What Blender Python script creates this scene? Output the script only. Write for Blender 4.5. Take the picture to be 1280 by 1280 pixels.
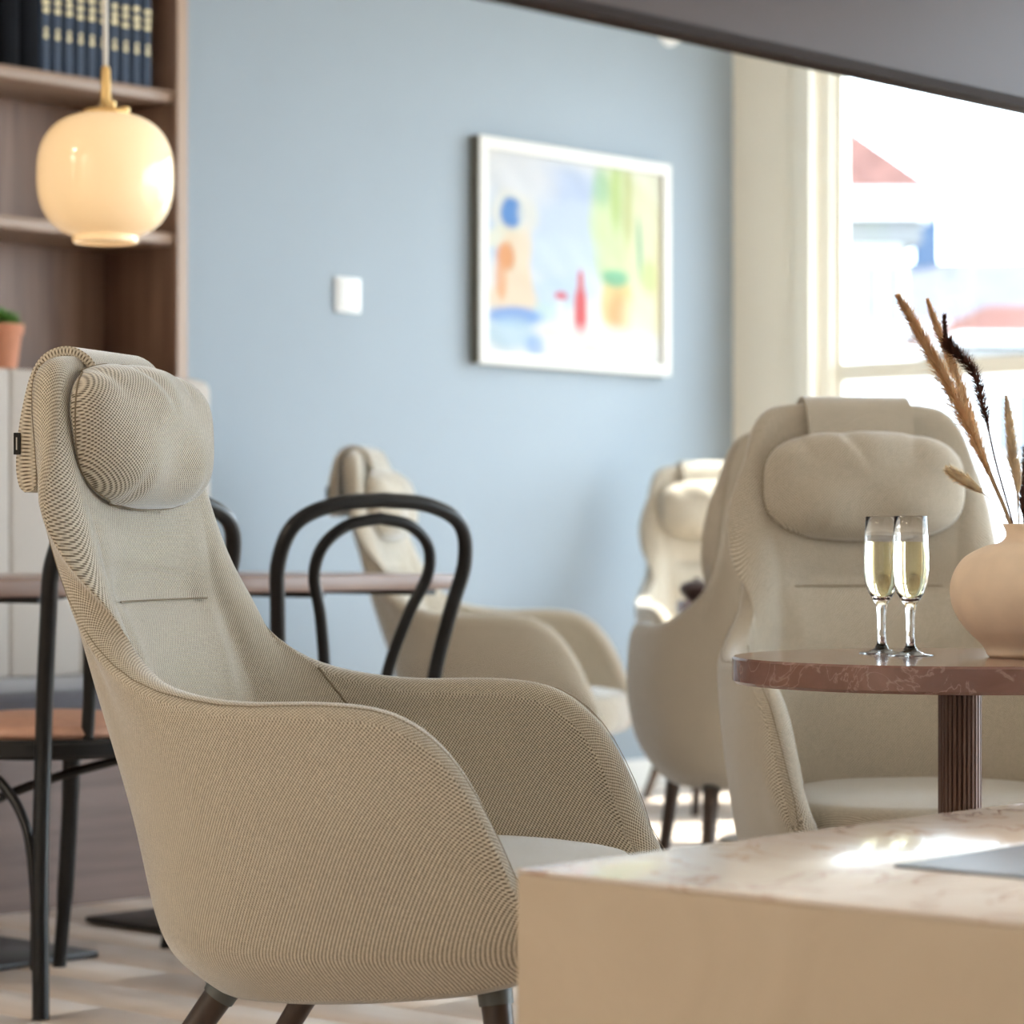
import bpy, bmesh, math, random
import numpy as np
from mathutils import Vector, Matrix
random.seed(7)
for o in list(bpy.data.objects):
    bpy.data.objects.remove(o)
SC = bpy.context.scene
COL = SC.collection
PI = math.pi

# ------------------------------------------------------------------ camera
FPX = 3500.0            # focal length in pixels of the 1280 frame
CA, SA = 0.668, 0.744   # room axes seen from the camera
CAMZ = 0.80
def cw(X, Z):           # right / forward of the camera -> room x (along blue wall), y (towards blue wall)
    return (CA*X + SA*Z, -SA*X + CA*Z)
def pix(px, Z):         # image column at a depth
    return cw((px-640.0)/FPX*Z, Z)
cam_d = bpy.data.cameras.new('camera')
cam = bpy.data.objects.new('camera', cam_d); COL.objects.link(cam)
cam.location = (0, 0, CAMZ)
cam.rotation_euler = (PI/2, 0, math.atan2(CA, SA)-PI/2)
cam_d.sensor_width = 36; cam_d.lens = FPX/1280*36
cam_d.shift_y = 35/1280
cam_d.clip_end = 500; cam_d.clip_start = 0.02
cam_d.dof.use_dof = True
cam_d.dof.focus_distance = 3.6
cam_d.dof.aperture_fstop = 5.0
SC.camera = cam

# ------------------------------------------------------------------ world, sun, exposure
wd = bpy.data.worlds.new('world'); SC.world = wd; wd.use_nodes = True
bg = wd.node_tree.nodes['Background']
bg.inputs['Color'].default_value = (0.76, 0.88, 1.0, 1)
bg.inputs['Strength'].default_value = 5.6
sun_d = bpy.data.lights.new('sun', 'SUN'); sun = bpy.data.objects.new('sun', sun_d); COL.objects.link(sun)
sun_d.energy = 11.0; sun_d.angle = math.radians(0.6); sun_d.color = (1.0, 0.93, 0.82)
to_sun = Vector((0.70, -0.12, 0.95)).normalized()
sun.rotation_euler = to_sun.to_track_quat('Z', 'Y').to_euler()
sun.location = (20, 0, 20)
SC.view_settings.view_transform = 'Standard'
SC.view_settings.look = 'None'
SC.view_settings.gamma = 1.0
SC.view_settings.use_curve_mapping = False
SC.view_settings.exposure = 1.04

# ------------------------------------------------------------------ helpers
def link(o, parent=None):
    COL.objects.link(o)
    if parent is not None:
        o.parent = parent
    return o
def tag(o, label=None, cat=None, group=None, kind=None):
    if label: o['label'] = label
    if cat: o['category'] = cat
    if group: o['group'] = group
    if kind: o['kind'] = kind
    return o
def empty(name, loc=(0, 0, 0), rz=0.0):
    o = bpy.data.objects.new(name, None); COL.objects.link(o)
    o.location = loc; o.rotation_euler = (0, 0, rz)
    o.empty_display_size = 0.1
    return o
def mesh(name, verts, faces, mat, parent=None, smooth=True, uv=None, subsurf=0, autosmooth=None, faceuv=None):
    me = bpy.data.meshes.new(name)
    me.from_pydata([tuple(map(float, v)) for v in verts], [], faces)
    bm = bmesh.new(); bm.from_mesh(me)
    bmesh.ops.recalc_face_normals(bm, faces=bm.faces)
    bm.to_mesh(me); bm.free()
    if smooth:
        me.polygons.foreach_set('use_smooth', [True]*len(me.polygons))
        if autosmooth is not None:
            me.set_sharp_from_angle(angle=math.radians(autosmooth))
    if uv is not None:
        ul = me.uv_layers.new(name='UVMap')
        for lp in me.loops:
            ul.data[lp.index].uv = uv[lp.vertex_index]
        if faceuv:
            for pi, d in faceuv.items():
                for li in me.polygons[pi].loop_indices:
                    vi = me.loops[li].vertex_index
                    if vi in d: ul.data[li].uv = d[vi]
    me.materials.append(mat)
    o = bpy.data.objects.new(name, me); link(o, parent)
    if subsurf:
        m = o.modifiers.new('sub', 'SUBSURF'); m.levels = subsurf; m.render_levels = subsurf
    return o
def boxgeo(boxes):
    V, F = [], []
    for (x0, x1, y0, y1, z0, z1) in boxes:
        b = len(V)
        V += [(x0,y0,z0),(x1,y0,z0),(x1,y1,z0),(x0,y1,z0),(x0,y0,z1),(x1,y0,z1),(x1,y1,z1),(x0,y1,z1)]
        F += [tuple(b+i for i in f) for f in ((0,3,2,1),(4,5,6,7),(0,1,5,4),(1,2,6,5),(2,3,7,6),(3,0,4,7))]
    return V, F
def box(name, b, mat, parent=None, bevel=0.0, seg=2):
    boxes = [b] if not isinstance(b[0], (tuple, list)) else b
    V, F = boxgeo(boxes)
    if bevel <= 0:
        return mesh(name, V, F, mat, parent, smooth=False)
    me = bpy.data.meshes.new(name); me.from_pydata(V, [], F)
    bm = bmesh.new(); bm.from_mesh(me)
    bmesh.ops.bevel(bm, geom=list(bm.edges), offset=bevel, segments=seg, affect='EDGES', profile=0.5, clamp_overlap=True)
    bmesh.ops.recalc_face_normals(bm, faces=bm.faces)
    bm.to_mesh(me); bm.free()
    me.polygons.foreach_set('use_smooth', [True]*len(me.polygons))
    me.set_sharp_from_angle(angle=math.radians(45))
    me.materials.append(mat)
    o = bpy.data.objects.new(name, me); link(o, parent)
    return o
def lathe(name, prof, mat, parent=None, seg=48, loc=(0, 0, 0), closed=False, autosmooth=40):
    V, F = [], []
    n = len(prof)
    for (r, z) in prof:
        for k in range(seg):
            a = 2*PI*k/seg
            V.append((loc[0]+r*math.cos(a), loc[1]+r*math.sin(a), loc[2]+z))
    rng = n if closed else n-1
    for i in range(rng):
        j = (i+1) % n
        for k in range(seg):
            k2 = (k+1) % seg
            F.append((i*seg+k, i*seg+k2, j*seg+k2, j*seg+k))
    if not closed:
        if prof[0][0] > 1e-5: F.append(tuple(range(seg-1, -1, -1)))
        if prof[-1][0] > 1e-5: F.append(tuple((n-1)*seg+k for k in range(seg)))
    me_o = mesh(name, V, F, mat, parent, autosmooth=autosmooth)
    bm = bmesh.new(); bm.from_mesh(me_o.data)
    bmesh.ops.remove_doubles(bm, verts=bm.verts, dist=1e-6)
    bmesh.ops.recalc_face_normals(bm, faces=bm.faces)
    bm.to_mesh(me_o.data); bm.free()
    return me_o
def crom(P, n):
    """n points along a Catmull-Rom spline through P (uniform in key index)"""
    P = np.array(P, float); m = len(P)
    E = np.vstack([2*P[0]-P[1], P, 2*P[-1]-P[-2]])
    out = []
    for t in np.linspace(0, m-1, n):
        i = min(int(t), m-2); f = t-i
        p0, p1, p2, p3 = E[i], E[i+1], E[i+2], E[i+3]
        out.append(0.5*((2*p1)+(-p0+p2)*f+(2*p0-5*p1+4*p2-p3)*f*f+(-p0+3*p1-3*p2+p3)*f**3))
    return np.array(out)
def tubegeo(pts, rad, seg=10, closed=False):
    P = [Vector(p) for p in pts]; n = len(P)
    if not hasattr(rad, '__len__'): rad = [rad]*n
    V, F = [], []
    up = None
    for i in range(n):
        a = P[(i-1) % n] if (closed or i > 0) else P[i]
        b = P[(i+1) % n] if (closed or i < n-1) else P[i]
        t = (b-a).normalized()
        if up is None:
            up = Vector((0, 0, 1)) if abs(t.z) < 0.9 else Vector((1, 0, 0))
        s = t.cross(up).normalized(); up = s.cross(t).normalized()
        for k in range(seg):
            an = 2*PI*k/seg
            V.append(P[i]+(s*math.cos(an)+up*math.sin(an))*rad[i])
    for i in range(n if closed else n-1):
        j = (i+1) % n
        for k in range(seg):
            k2 = (k+1) % seg
            F.append((i*seg+k, i*seg+k2, j*seg+k2, j*seg+k))
    if not closed:
        F.append(tuple(range(seg-1, -1, -1))); F.append(tuple((n-1)*seg+k for k in range(seg)))
    return V, F
def tube(name, pts, rad, mat, parent=None, seg=10, closed=False):
    V, F = tubegeo(pts, rad, seg, closed)
    return mesh(name, V, F, mat, parent, autosmooth=60)
def copy_tree(root, loc, rz):
    r = root.copy(); COL.objects.link(r)
    r.location = loc; r.rotation_euler = (0, 0, rz)
    for ch in list(root.children):
        c = ch.copy(); COL.objects.link(c); c.parent = r
        for g in list(ch.children):
            d = g.copy(); COL.objects.link(d); d.parent = c
    return r

# ------------------------------------------------------------------ materials
def newmat(name):
    m = bpy.data.materials.new(name); m.use_nodes = True
    nt = m.node_tree
    return m, nt, nt.nodes['Principled BSDF']
def N(nt, t, **kw):
    n = nt.nodes.new(t)
    for k, v in kw.items(): setattr(n, k, v)
    return n
def ramp(nt, stops, interp='LINEAR'):
    r = N(nt, 'ShaderNodeValToRGB'); r.color_ramp.interpolation = interp
    while len(r.color_ramp.elements) < len(stops): r.color_ramp.elements.new(0.5)
    for e, (p, c) in zip(r.color_ramp.elements, stops):
        e.position = p; e.color = (*c, 1)
    return r
def plain(name, col, rough=0.5, metal=0.0, noise=0.0, nscale=30, bump=0.0, spec=0.5, sheen=0.0, coat=0.0):
    m, nt, b = newmat(name)
    b.inputs['Base Color'].default_value = (*col, 1)
    b.inputs['Roughness'].default_value = rough; b.inputs['Metallic'].default_value = metal
    b.inputs['Specular IOR Level'].default_value = spec
    b.inputs['Sheen Weight'].default_value = sheen
    b.inputs['Coat Weight'].default_value = coat
    if noise or bump:
        tc = N(nt, 'ShaderNodeTexCoord'); nz = N(nt, 'ShaderNodeTexNoise')
        nz.inputs['Scale'].default_value = nscale; nz.inputs['Detail'].default_value = 5
        nt.links.new(tc.outputs['Object'], nz.inputs['Vector'])
        if noise:
            r = ramp(nt, [(0.3, tuple(c*(1-noise) for c in col)), (0.7, tuple(min(1, c*(1+noise)) for c in col))])
            nt.links.new(nz.outputs['Fac'], r.inputs['Fac']); nt.links.new(r.outputs['Color'], b.inputs['Base Color'])
        if bump:
            bp = N(nt, 'ShaderNodeBump'); bp.inputs['Strength'].default_value = bump; bp.inputs['Distance'].default_value = 0.002
            nt.links.new(nz.outputs['Fac'], bp.inputs['Height']); nt.links.new(bp.outputs['Normal'], b.inputs['Normal'])
    return m
def wood(name, dark, light, axis='z', scale=7.0, stretch=0.06, rough=0.45):
    m, nt, b = newmat(name)
    tc = N(nt, 'ShaderNodeTexCoord'); mp = N(nt, 'ShaderNodeMapping')
    s = [scale]*3; s['xyz'.index(axis)] = scale*stretch
    mp.inputs['Scale'].default_value = s
    nz = N(nt, 'ShaderNodeTexNoise'); nz.inputs['Scale'].default_value = 2.2; nz.inputs['Detail'].default_value = 8; nz.inputs['Roughness'].default_value = 0.62; nz.inputs['Distortion'].default_value = 0.6
    r = ramp(nt, [(0.3, dark), (0.5, tuple((a+c)/2 for a, c in zip(dark, light))), (0.72, light)])
    nt.links.new(tc.outputs['Object'], mp.inputs['Vector']); nt.links.new(mp.outputs['Vector'], nz.inputs['Vector'])
    nt.links.new(nz.outputs['Fac'], r.inputs['Fac']); nt.links.new(r.outputs['Color'], b.inputs['Base Color'])
    b.inputs['Roughness'].default_value = rough
    return m
def marble(name, base, mid, vein, scale=6.0, rough=0.3, veinw=0.03, coat=0.0):
    m, nt, b = newmat(name)
    tc = N(nt, 'ShaderNodeTexCoord')
    nz = N(nt, 'ShaderNodeTexNoise'); nz.inputs['Scale'].default_value = scale; nz.inputs['Detail'].default_value = 9; nz.inputs['Roughness'].default_value = 0.6; nz.inputs['Distortion'].default_value = 1.2
    r = ramp(nt, [(0.3, base), (0.68, mid)])
    nz2 = N(nt, 'ShaderNodeTexNoise'); nz2.inputs['Scale'].default_value = scale*1.4; nz2.inputs['Detail'].default_value = 6; nz2.inputs['Distortion'].default_value = 1.8
    sub = N(nt, 'ShaderNodeMath', operation='SUBTRACT'); sub.inputs[1].default_value = 0.5
    ab = N(nt, 'ShaderNodeMath', operation='ABSOLUTE')
    rv = ramp(nt, [(0.0, (1, 1, 1)), (veinw, (0, 0, 0))])
    mx = N(nt, 'ShaderNodeMix', data_type='RGBA')
    L = nt.links.new
    L(tc.outputs['Object'], nz.inputs['Vector']); L(tc.outputs['Object'], nz2.inputs['Vector'])
    L(nz.outputs['Fac'], r.inputs['Fac']); L(nz2.outputs['Fac'], sub.inputs[0]); L(sub.outputs[0], ab.inputs[0]); L(ab.outputs[0], rv.inputs['Fac'])
    L(rv.outputs['Color'], mx.inputs['Factor']); L(r.outputs['Color'], mx.inputs['A']); mx.inputs['B'].default_value = (*vein, 1)
    L(mx.outputs['Result'], b.inputs['Base Color']); b.inputs['Roughness'].default_value = rough
    b.inputs['Coat Weight'].default_value = coat
    return m
def weave(name, dark, light, pitch=0.0049):
    m, nt, b = newmat(name)
    L = nt.links.new
    uv = N(nt, 'ShaderNodeUVMap'); uv.uv_map = 'UVMap'
    sp = N(nt, 'ShaderNodeSeparateXYZ'); L(uv.outputs['UV'], sp.inputs[0])
    sn = []
    for k, ax in enumerate('XY'):
        mu = N(nt, 'ShaderNodeMath', operation='MULTIPLY'); mu.inputs[1].default_value = 2*PI/pitch/ (2 if False else 1)
        L(sp.outputs[ax], mu.inputs[0])
        s = N(nt, 'ShaderNodeMath', operation='SINE'); L(mu.outputs[0], s.inputs[0]); sn.append(s)
    pr = N(nt, 'ShaderNodeMath', operation='MULTIPLY'); L(sn[0].outputs[0], pr.inputs[0]); L(sn[1].outputs[0], pr.inputs[1])
    ma = N(nt, 'ShaderNodeMath', operation='MULTIPLY_ADD'); ma.inputs[1].default_value = 0.5; ma.inputs[2].default_value = 0.5
    L(pr.outputs[0], ma.inputs[0])
    r = ramp(nt, [(0.18, dark), (0.62, light)])
    L(ma.outputs[0], r.inputs['Fac'])
    tc = N(nt, 'ShaderNodeTexCoord'); nz = N(nt, 'ShaderNodeTexNoise'); nz.inputs['Scale'].default_value = 260; nz.inputs['Detail'].default_value = 2
    L(tc.outputs['Object'], nz.inputs['Vector'])
    r2 = ramp(nt, [(0.25, (0.82,)*3), (0.75, (1.08,)*3)]); L(nz.outputs['Fac'], r2.inputs['Fac'])
    mx = N(nt, 'ShaderNodeMix', data_type='RGBA', blend_type='MULTIPLY'); mx.inputs['Factor'].default_value = 1
    L(r.outputs['Color'], mx.inputs['A']); L(r2.outputs['Color'], mx.inputs['B']); L(mx.outputs['Result'], b.inputs['Base Color'])
    bp = N(nt, 'ShaderNodeBump'); bp.inputs['Strength'].default_value = 0.5; bp.inputs['Distance'].default_value = 0.0012
    L(ma.outputs[0], bp.inputs['Height']); L(bp.outputs['Normal'], b.inputs['Normal'])
    b.inputs['Roughness'].default_value = 0.85; b.inputs['Specular IOR Level'].default_value = 0.25
    b.inputs['Sheen Weight'].default_value = 1.0; b.inputs['Sheen Roughness'].default_value = 0.32
    b.inputs['Sheen Tint'].default_value = (0.93, 0.96, 1, 1)
    return m
M = {}
M['blue'] = plain('blue_paint', (0.278, 0.328, 0.375), 0.6, noise=0.015, nscale=3, bump=0.05)
M['cream'] = plain('cream_paint', (0.88, 0.83, 0.72), 0.5, noise=0.01, nscale=4)
M['frame_white'] = plain('window_paint', (0.84, 0.82, 0.74), 0.35)
M['wall_white'] = plain('off_white_paint', (0.74, 0.72, 0.68), 0.7)
M['ceiling'] = plain('ceiling_paint', (0.82, 0.81, 0.79), 0.8)
M['skirting'] = plain('skirting_paint', (0.78, 0.78, 0.76), 0.4)
M['fabric'] = weave('beige_basket_weave', (0.14, 0.108, 0.073), (0.71, 0.64, 0.525))
M['seam'] = plain('seam_thread', (0.24, 0.19, 0.13), 0.9)
M['legwood'] = wood('dark_stained_wood', (0.022, 0.012, 0.008), (0.06, 0.032, 0.02), 'z', 20, 0.1, 0.35)
M['collar'] = plain('dark_grey_metal', (0.10, 0.105, 0.10), 0.45, 0.3)
M['black'] = plain('black_lacquer', (0.008, 0.008, 0.009), 0.3, noise=0.2, nscale=50, spec=0.3)
M['blackmetal'] = plain('black_powder_coat', (0.035, 0.034, 0.036), 0.42, 0.2, bump=0.1, nscale=200)
M['leather'] = plain('tan_leather', (0.46, 0.255, 0.18), 0.45, noise=0.12, nscale=35, bump=0.25)
M['walnut'] = wood('walnut_veneer', (0.15, 0.083, 0.056), (0.33, 0.205, 0.145), 'z', 9, 0.05, 0.42)
M['walnut_h'] = wood('walnut_veneer_level', (0.17, 0.105, 0.075), (0.33, 0.215, 0.155), 'x', 9, 0.05, 0.4)
M['edgewood'] = wood('walnut_edge_band', (0.33, 0.22, 0.155), (0.46, 0.33, 0.245), 'z', 9, 0.05, 0.4)
M['shelfwood'] = wood('walnut_shelf', (0.24, 0.155, 0.11), (0.38, 0.26, 0.19), 'x', 9, 0.05, 0.4)
M['benchwood'] = wood('bench_walnut', (0.15, 0.10, 0.085), (0.27, 0.19, 0.165), 'x', 8, 0.06, 0.5)
M['tabletop'] = wood('table_laminate', (0.19, 0.118, 0.092), (0.28, 0.185, 0.15), 'x', 10, 0.08, 0.32)
M['grey_seat'] = plain('dark_grey_fabric', (0.13, 0.12, 0.135), 0.9, noise=0.12, nscale=150, sheen=0.2)
M['pad'] = plain('pale_grey_fabric', (0.50, 0.455, 0.415), 0.9, noise=0.05, nscale=160, sheen=0.2)
M['brownmarble'] = marble('red_brown_marble', (0.15, 0.066, 0.048), (0.25, 0.125, 0.095), (0.33, 0.20, 0.16), 9, 0.16, 0.02, 0.3)
M['palemarble'] = marble('pale_pink_marble', (0.68, 0.57, 0.49), (0.77, 0.70, 0.65), (0.52, 0.35, 0.28), 3.6, 0.16, 0.02, 0.3)
M['blockside'] = marble('beige_stone_laminate', (0.48, 0.385, 0.28), (0.54, 0.44, 0.325), (0.51, 0.41, 0.30), 5, 0.45, 0.02)
M['slate'] = plain('blue_grey_slate', (0.20, 0.23, 0.28), 0.25)
M['flute'] = plain('brown_fluted_metal', (0.13, 0.072, 0.055), 0.38, 0.35)
M['brass'] = plain('brushed_brass', (0.83, 0.56, 0.24), 0.28, 1.0)
M['cord'] = plain('white_textile_cord', (0.80, 0.77, 0.72), 0.7)
M['navy'] = plain('navy_bookcloth', (0.020, 0.040, 0.082), 0.55, noise=0.15, nscale=90)
M['navy_dark'] = plain('black_bookcloth', (0.004, 0.005, 0.008), 0.85, spec=0.15)
M['paper'] = plain('book_paper', (0.70, 0.66, 0.56), 0.9)
M['gold'] = plain('gold_foil', (0.78, 0.66, 0.40), 0.4, 0.25)
M['terracotta'] = plain('terracotta', (0.56, 0.235, 0.135), 0.8, noise=0.1, nscale=20)
M['soil'] = plain('potting_soil', (0.05, 0.035, 0.025), 0.95, noise=0.4, nscale=80, bump=0.6)
M['leaf'] = plain('plant_green', (0.11, 0.26, 0.045), 0.5, noise=0.3, nscale=30)
M['plastic'] = plain('white_plastic', (0.82, 0.82, 0.81), 0.3)
M['artframe'] = plain('white_frame', (0.66, 0.64, 0.60), 0.5)
M['artframe_side'] = plain('grey_brown_frame_side', (0.17, 0.16, 0.13), 0.6)
M['vase'] = plain('sand_ceramic', (0.86, 0.68, 0.51), 0.75, noise=0.05, nscale=25, bump=0.2)
def plumemat(name, col, back):
    m = plain(name, col, 0.85, noise=0.25, nscale=60, spec=0.1); nt = m.node_tree
    tr = N(nt, 'ShaderNodeBsdfTranslucent'); tr.inputs['Color'].default_value = (*back, 1)
    mx = N(nt, 'ShaderNodeMixShader'); mx.inputs[0].default_value = 0.5
    nt.links.new(nt.nodes['Principled BSDF'].outputs[0], mx.inputs[1]); nt.links.new(tr.outputs[0], mx.inputs[2])
    nt.links.new(mx.outputs[0], nt.nodes['Material Output'].inputs['Surface'])
    return m
M['plume_tan'] = plumemat('dried_grass_tan', (0.70, 0.49, 0.29), (0.82, 0.58, 0.34))
M['plume_dark'] = plumemat('dried_grass_brown', (0.13, 0.058, 0.042), (0.16, 0.07, 0.05))
M['plume_pale'] = plumemat('dried_grass_pale', (0.82, 0.68, 0.48), (0.88, 0.74, 0.54))
M['stalk'] = plain('dried_stalk', (0.40, 0.26, 0.13), 0.7)
M['stalk_dark'] = plain('dried_stalk_brown', (0.10, 0.05, 0.035), 0.7)
M['screen'] = plain('switched_off_screen', (0.10, 0.068, 0.060), 0.22, spec=0.12)
M['bezel'] = plain('dark_brown_bezel', (0.035, 0.022, 0.018), 0.6, spec=0.1)
M['tag'] = plain('black_woven_tag', (0.01, 0.01, 0.012), 0.8)
M['tagprint'] = plain('tag_print', (0.5, 0.5, 0.48), 0.8)
M['bowl'] = plain('dark_brown_glaze', (0.05, 0.03, 0.03), 0.3)
M['house_white'] = plain('render_white', (0.55, 0.55, 0.56), 0.8)
M['house_shade'] = plain('eave_shade_grey', (0.12, 0.12, 0.12), 0.9)  # dark grey that paints in the shade beneath the eaves
M['roof_red'] = plain('red_roof_tile', (0.085, 0.045, 0.04), 1.0, spec=0.0, noise=0.3, nscale=3)
M['roof_grey'] = plain('grey_roof', (0.085, 0.085, 0.10), 1.0, spec=0.0, noise=0.1, nscale=2)
M['house_blue'] = plain('blue_gable', (0.045, 0.07, 0.115), 0.9, spec=0.0)
M['house_glass'] = plain('far_window_glass', (0.12, 0.14, 0.17), 0.2)
M['ground'] = plain('outdoor_paving', (0.22, 0.22, 0.21), 0.9, noise=0.1, nscale=2)
M['pole'] = plain('white_pole', (0.75, 0.75, 0.75), 0.4)
def floor_mat(name, seed):
    m, nt, b = newmat(name)
    L = nt.links.new
    tc = N(nt, 'ShaderNodeTexCoord'); oi = N(nt, 'ShaderNodeObjectInfo')
    mp = N(nt, 'ShaderNodeMapping'); mp.inputs['Scale'].default_value = (9, 0.8, 9)
    L(tc.outputs['Object'], mp.inputs['Vector'])
    nz = N(nt, 'ShaderNodeTexNoise'); nz.inputs['Scale'].default_value = 1.6; nz.inputs['Detail'].default_value = 7; nz.inputs['Distortion'].default_value = 0.8
    L(mp.outputs['Vector'], nz.inputs['Vector'])
    r = ramp(nt, [(0.25, (0.56, 0.47, 0.405)), (0.75, (0.66, 0.565, 0.495))]); L(nz.outputs['Fac'], r.inputs['Fac'])
    ml = N(nt, 'ShaderNodeMath', operation='MULTIPLY_ADD'); ml.inputs[1].default_value = 0.09; ml.inputs[2].default_value = 0.95
    L(oi.outputs['Random'], ml.inputs[0])
    mx = N(nt, 'ShaderNodeMix', data_type='RGBA', blend_type='MULTIPLY'); mx.inputs['Factor'].default_value = 1
    L(r.outputs['Color'], mx.inputs['A']); L(ml.outputs[0], mx.inputs['B'])
    L(mx.outputs['Result'], b.inputs['Base Color']); b.inputs['Roughness'].default_value = 0.28
    return m
M['floor'] = floor_mat('pale_oak_boards', 1)
def glassmat(name, col=(1, 1, 1), ior=1.5, rough=0.0):
    m, nt, b = newmat(name)
    b.inputs['Base Color'].default_value = (*col, 1); b.inputs['Transmission Weight'].default_value = 1.0
    b.inputs['Roughness'].default_value = rough; b.inputs['IOR'].default_value = ior
    return m
M['glass'] = glassmat('clear_glass')
M['wine'] = glassmat('sparkling_wine', (0.96, 0.90, 0.60), 1.34)
def panemat():
    m = bpy.data.materials.new('window_glass'); m.use_nodes = True; nt = m.node_tree
    nt.nodes.remove(nt.nodes['Principled BSDF'])
    out = nt.nodes['Material Output']
    tr = N(nt, 'ShaderNodeBsdfTransparent'); tr.inputs['Color'].default_value = (0.97, 0.985, 0.98, 1)
    gl = N(nt, 'ShaderNodeBsdfGlossy'); gl.inputs['Roughness'].default_value = 0.02
    mx = N(nt, 'ShaderNodeMixShader'); mx.inputs[0].default_value = 0.06
    nt.links.new(tr.outputs[0], mx.inputs[1]); nt.links.new(gl.outputs[0], mx.inputs[2]); nt.links.new(mx.outputs[0], out.inputs['Surface'])
    return m
M['pane'] = panemat()
def opalmat():
    m, nt, b = newmat('lit_opal_glass')
    b.inputs['Base Color'].default_value = (0.85, 0.70, 0.48, 1)
    b.inputs['Roughness'].default_value = 0.12
    b.inputs['Emission Color'].default_value = (1.0, 0.60, 0.25, 1)
    b.inputs['Emission Strength'].default_value = 0.23
    b.inputs['Coat Weight'].default_value = 0.3
    return m
M['opal'] = opalmat()

# ------------------------------------------------------------------ room shell
X0, X1, Y0, Y1, ZC = -3.0, 7.52, -4.4, 5.75, 2.75
def st(o): o['kind'] = 'structure'; return o
T = 0.25
floor = st(box('floor', (X0-T, X1+T, Y0-T, Y1+T, -0.2, -0.012), M['floor']))
# floorboards: those the photograph can see are boards of their own, the rest one joined mesh
pw, plen, gap = 0.165, 1.45, 0.0022
bd = {}
rest = []
nx = int((X1-X0)/pw)+1
for i in range(nx):
    xa = X0+i*pw; xb = min(xa+pw, X1)
    off = (i*0.62) % plen
    y = Y0-off
    while y < Y1:
        ya, yb = max(y, Y0), min(y+plen, Y1)
        if yb-ya > 0.05:
            q = (xa+gap/2, xb-gap/2, ya+gap/2, yb-gap/2, -0.012, 0.0)
            if xb > 2.5 and yb > 1.9:
                key = (round(q[1]-q[0], 4), round(q[3]-q[2], 4))
                if key in bd:
                    o = bpy.data.objects.new('floor_board', bd[key]); link(o, floor)
                else:
                    o = box('floor_board', (-key[0]/2, key[0]/2, -key[1]/2, key[1]/2, -0.012, 0), M['floor'], floor, bevel=0.0012, seg=1)
                    bd[key] = o.data
                o.location = ((q[0]+q[1])/2, (q[2]+q[3])/2, 0)
            else:
                rest.append(q)
        y += plen
ob = box('floor_board_field', rest, M['floor'], floor); ob['kind'] = 'stuff'
st(box('ceiling', (X0-T, X1+T, Y0-T, Y1+T, ZC, ZC+0.2), M['ceiling']))
st(box('wall_back', (X0-T, X1+T, Y1, Y1+T, 0, ZC), M['blue']))
st(box('wall_left', (X0-T, X0, Y0-T, Y1, 0, ZC), M['wall_white']))
# window wall: piers, parapet and lintel around the openings
wins = [(3.98, 5.415, 0.42, 2.5), (1.95, 3.72, 0.42, 2.5), (-0.30, 1.75, 0.06, 2.66), (-2.35, -0.42, 0.06, 2.66), (-4.35, -2.47, 0.06, 2.66)]   # y ranges
piers = []
TW = 0.105
edges = [Y1] + [v for a, b, _, _ in wins for v in (b, a)] + [Y0-T]
for i in range(0, len(edges), 2):
    piers.append((X1, X1+TW, edges[i+1], edges[i], 0, ZC))
for a, b, za, zb in wins:
    piers.append((X1, X1+TW, a, b, 0, za)); piers.append((X1, X1+TW, a, b, zb, ZC))
st(box('wall_right', piers, M['cream']))
st(box('wall_front', (X0-T, X1, Y0-T, Y0, 0, ZC), M['wall_white']))
def window(name, along, a, b, z0, z1, rail):
    """along = 'y' (in the right wall) or 'x' (in the front wall)"""
    def B(u0, u1, d0, d1, za, zb):     # d: depth out of the room
        if along == 'y': return (X1+d0, X1+d1, u0, u1, za, zb)
        return (u0, u1, Y0-d1, Y0-d0, za, zb)
    w = empty(name, (X1+0.1, (a+b)/2, z0) if along == 'y' else ((a+b)/2, Y0-0.1, z0)); st(w)
    mi = Matrix.Translation(-Vector(w.location))
    parts = []
    f = 0.05
    parts.append(box('window_frame', [B(a, a+f, 0.02, 0.10, z0, z1), B(b-f, b, 0.02, 0.10, z0, z1), B(a+f, b-f, 0.02, 0.10, z0, z0+f), B(a+f, b-f, 0.02, 0.10, z1-f, z1)], M['frame_white'], None))
    s = 0.03
    a2, b2 = a+f, b-f
    zr = rail
    parts.append(box('sash', [B(a2, a2+s, 0.045, 0.085, z0+f, z1-f), B(b2-s, b2, 0.045, 0.085, z0+f, z1-f), B(a2+s, b2-s, 0.045, 0.085, z0+f, z0+f+s), B(a2+s, b2-s, 0.045, 0.085, z1-f-s, z1-f)], M['frame_white'], None))
    parts.append(box('glazing_bar', B(a2+s, b2-s, 0.04, 0.09, zr-0.028, zr+0.028), M['frame_white'], None))
    parts.append(box('pane', B(a2+s, b2-s, 0.063, 0.067, zr+0.028, z1-f-s), M['pane'], None))
    parts.append(box('pane', B(a2+s, b2-s, 0.063, 0.067, z0+f+s, zr-0.028), M['pane'], None))
    # casing on the room side
    c = 0.06
    parts.append(box('casing', [B(a-c, a, -0.025, 0.0, z0-0.02, z1+c), B(b, b+c, -0.025, 0.0, z0-0.02, z1+c), B(a, b, -0.025, 0.0, z1, z1+c)], M['frame_white'], None))
    parts.append(box('window_sill', B(a-c-0.02, b+c+0.02, -0.07, 0.0, z0-0.05, z0-0.02), M['frame_white'], None))
    for p in parts:
        p.data.transform(mi); p.parent = w
    return w
for k, (a, b, za, zb) in enumerate(wins):
    window('window_%d' % (k+1), 'y', a, b, za, zb, 1.35)
st(box('baseboard_back', (4.83, X1, Y1-0.016, Y1, 0, 0.09), M['skirting']))
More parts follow.
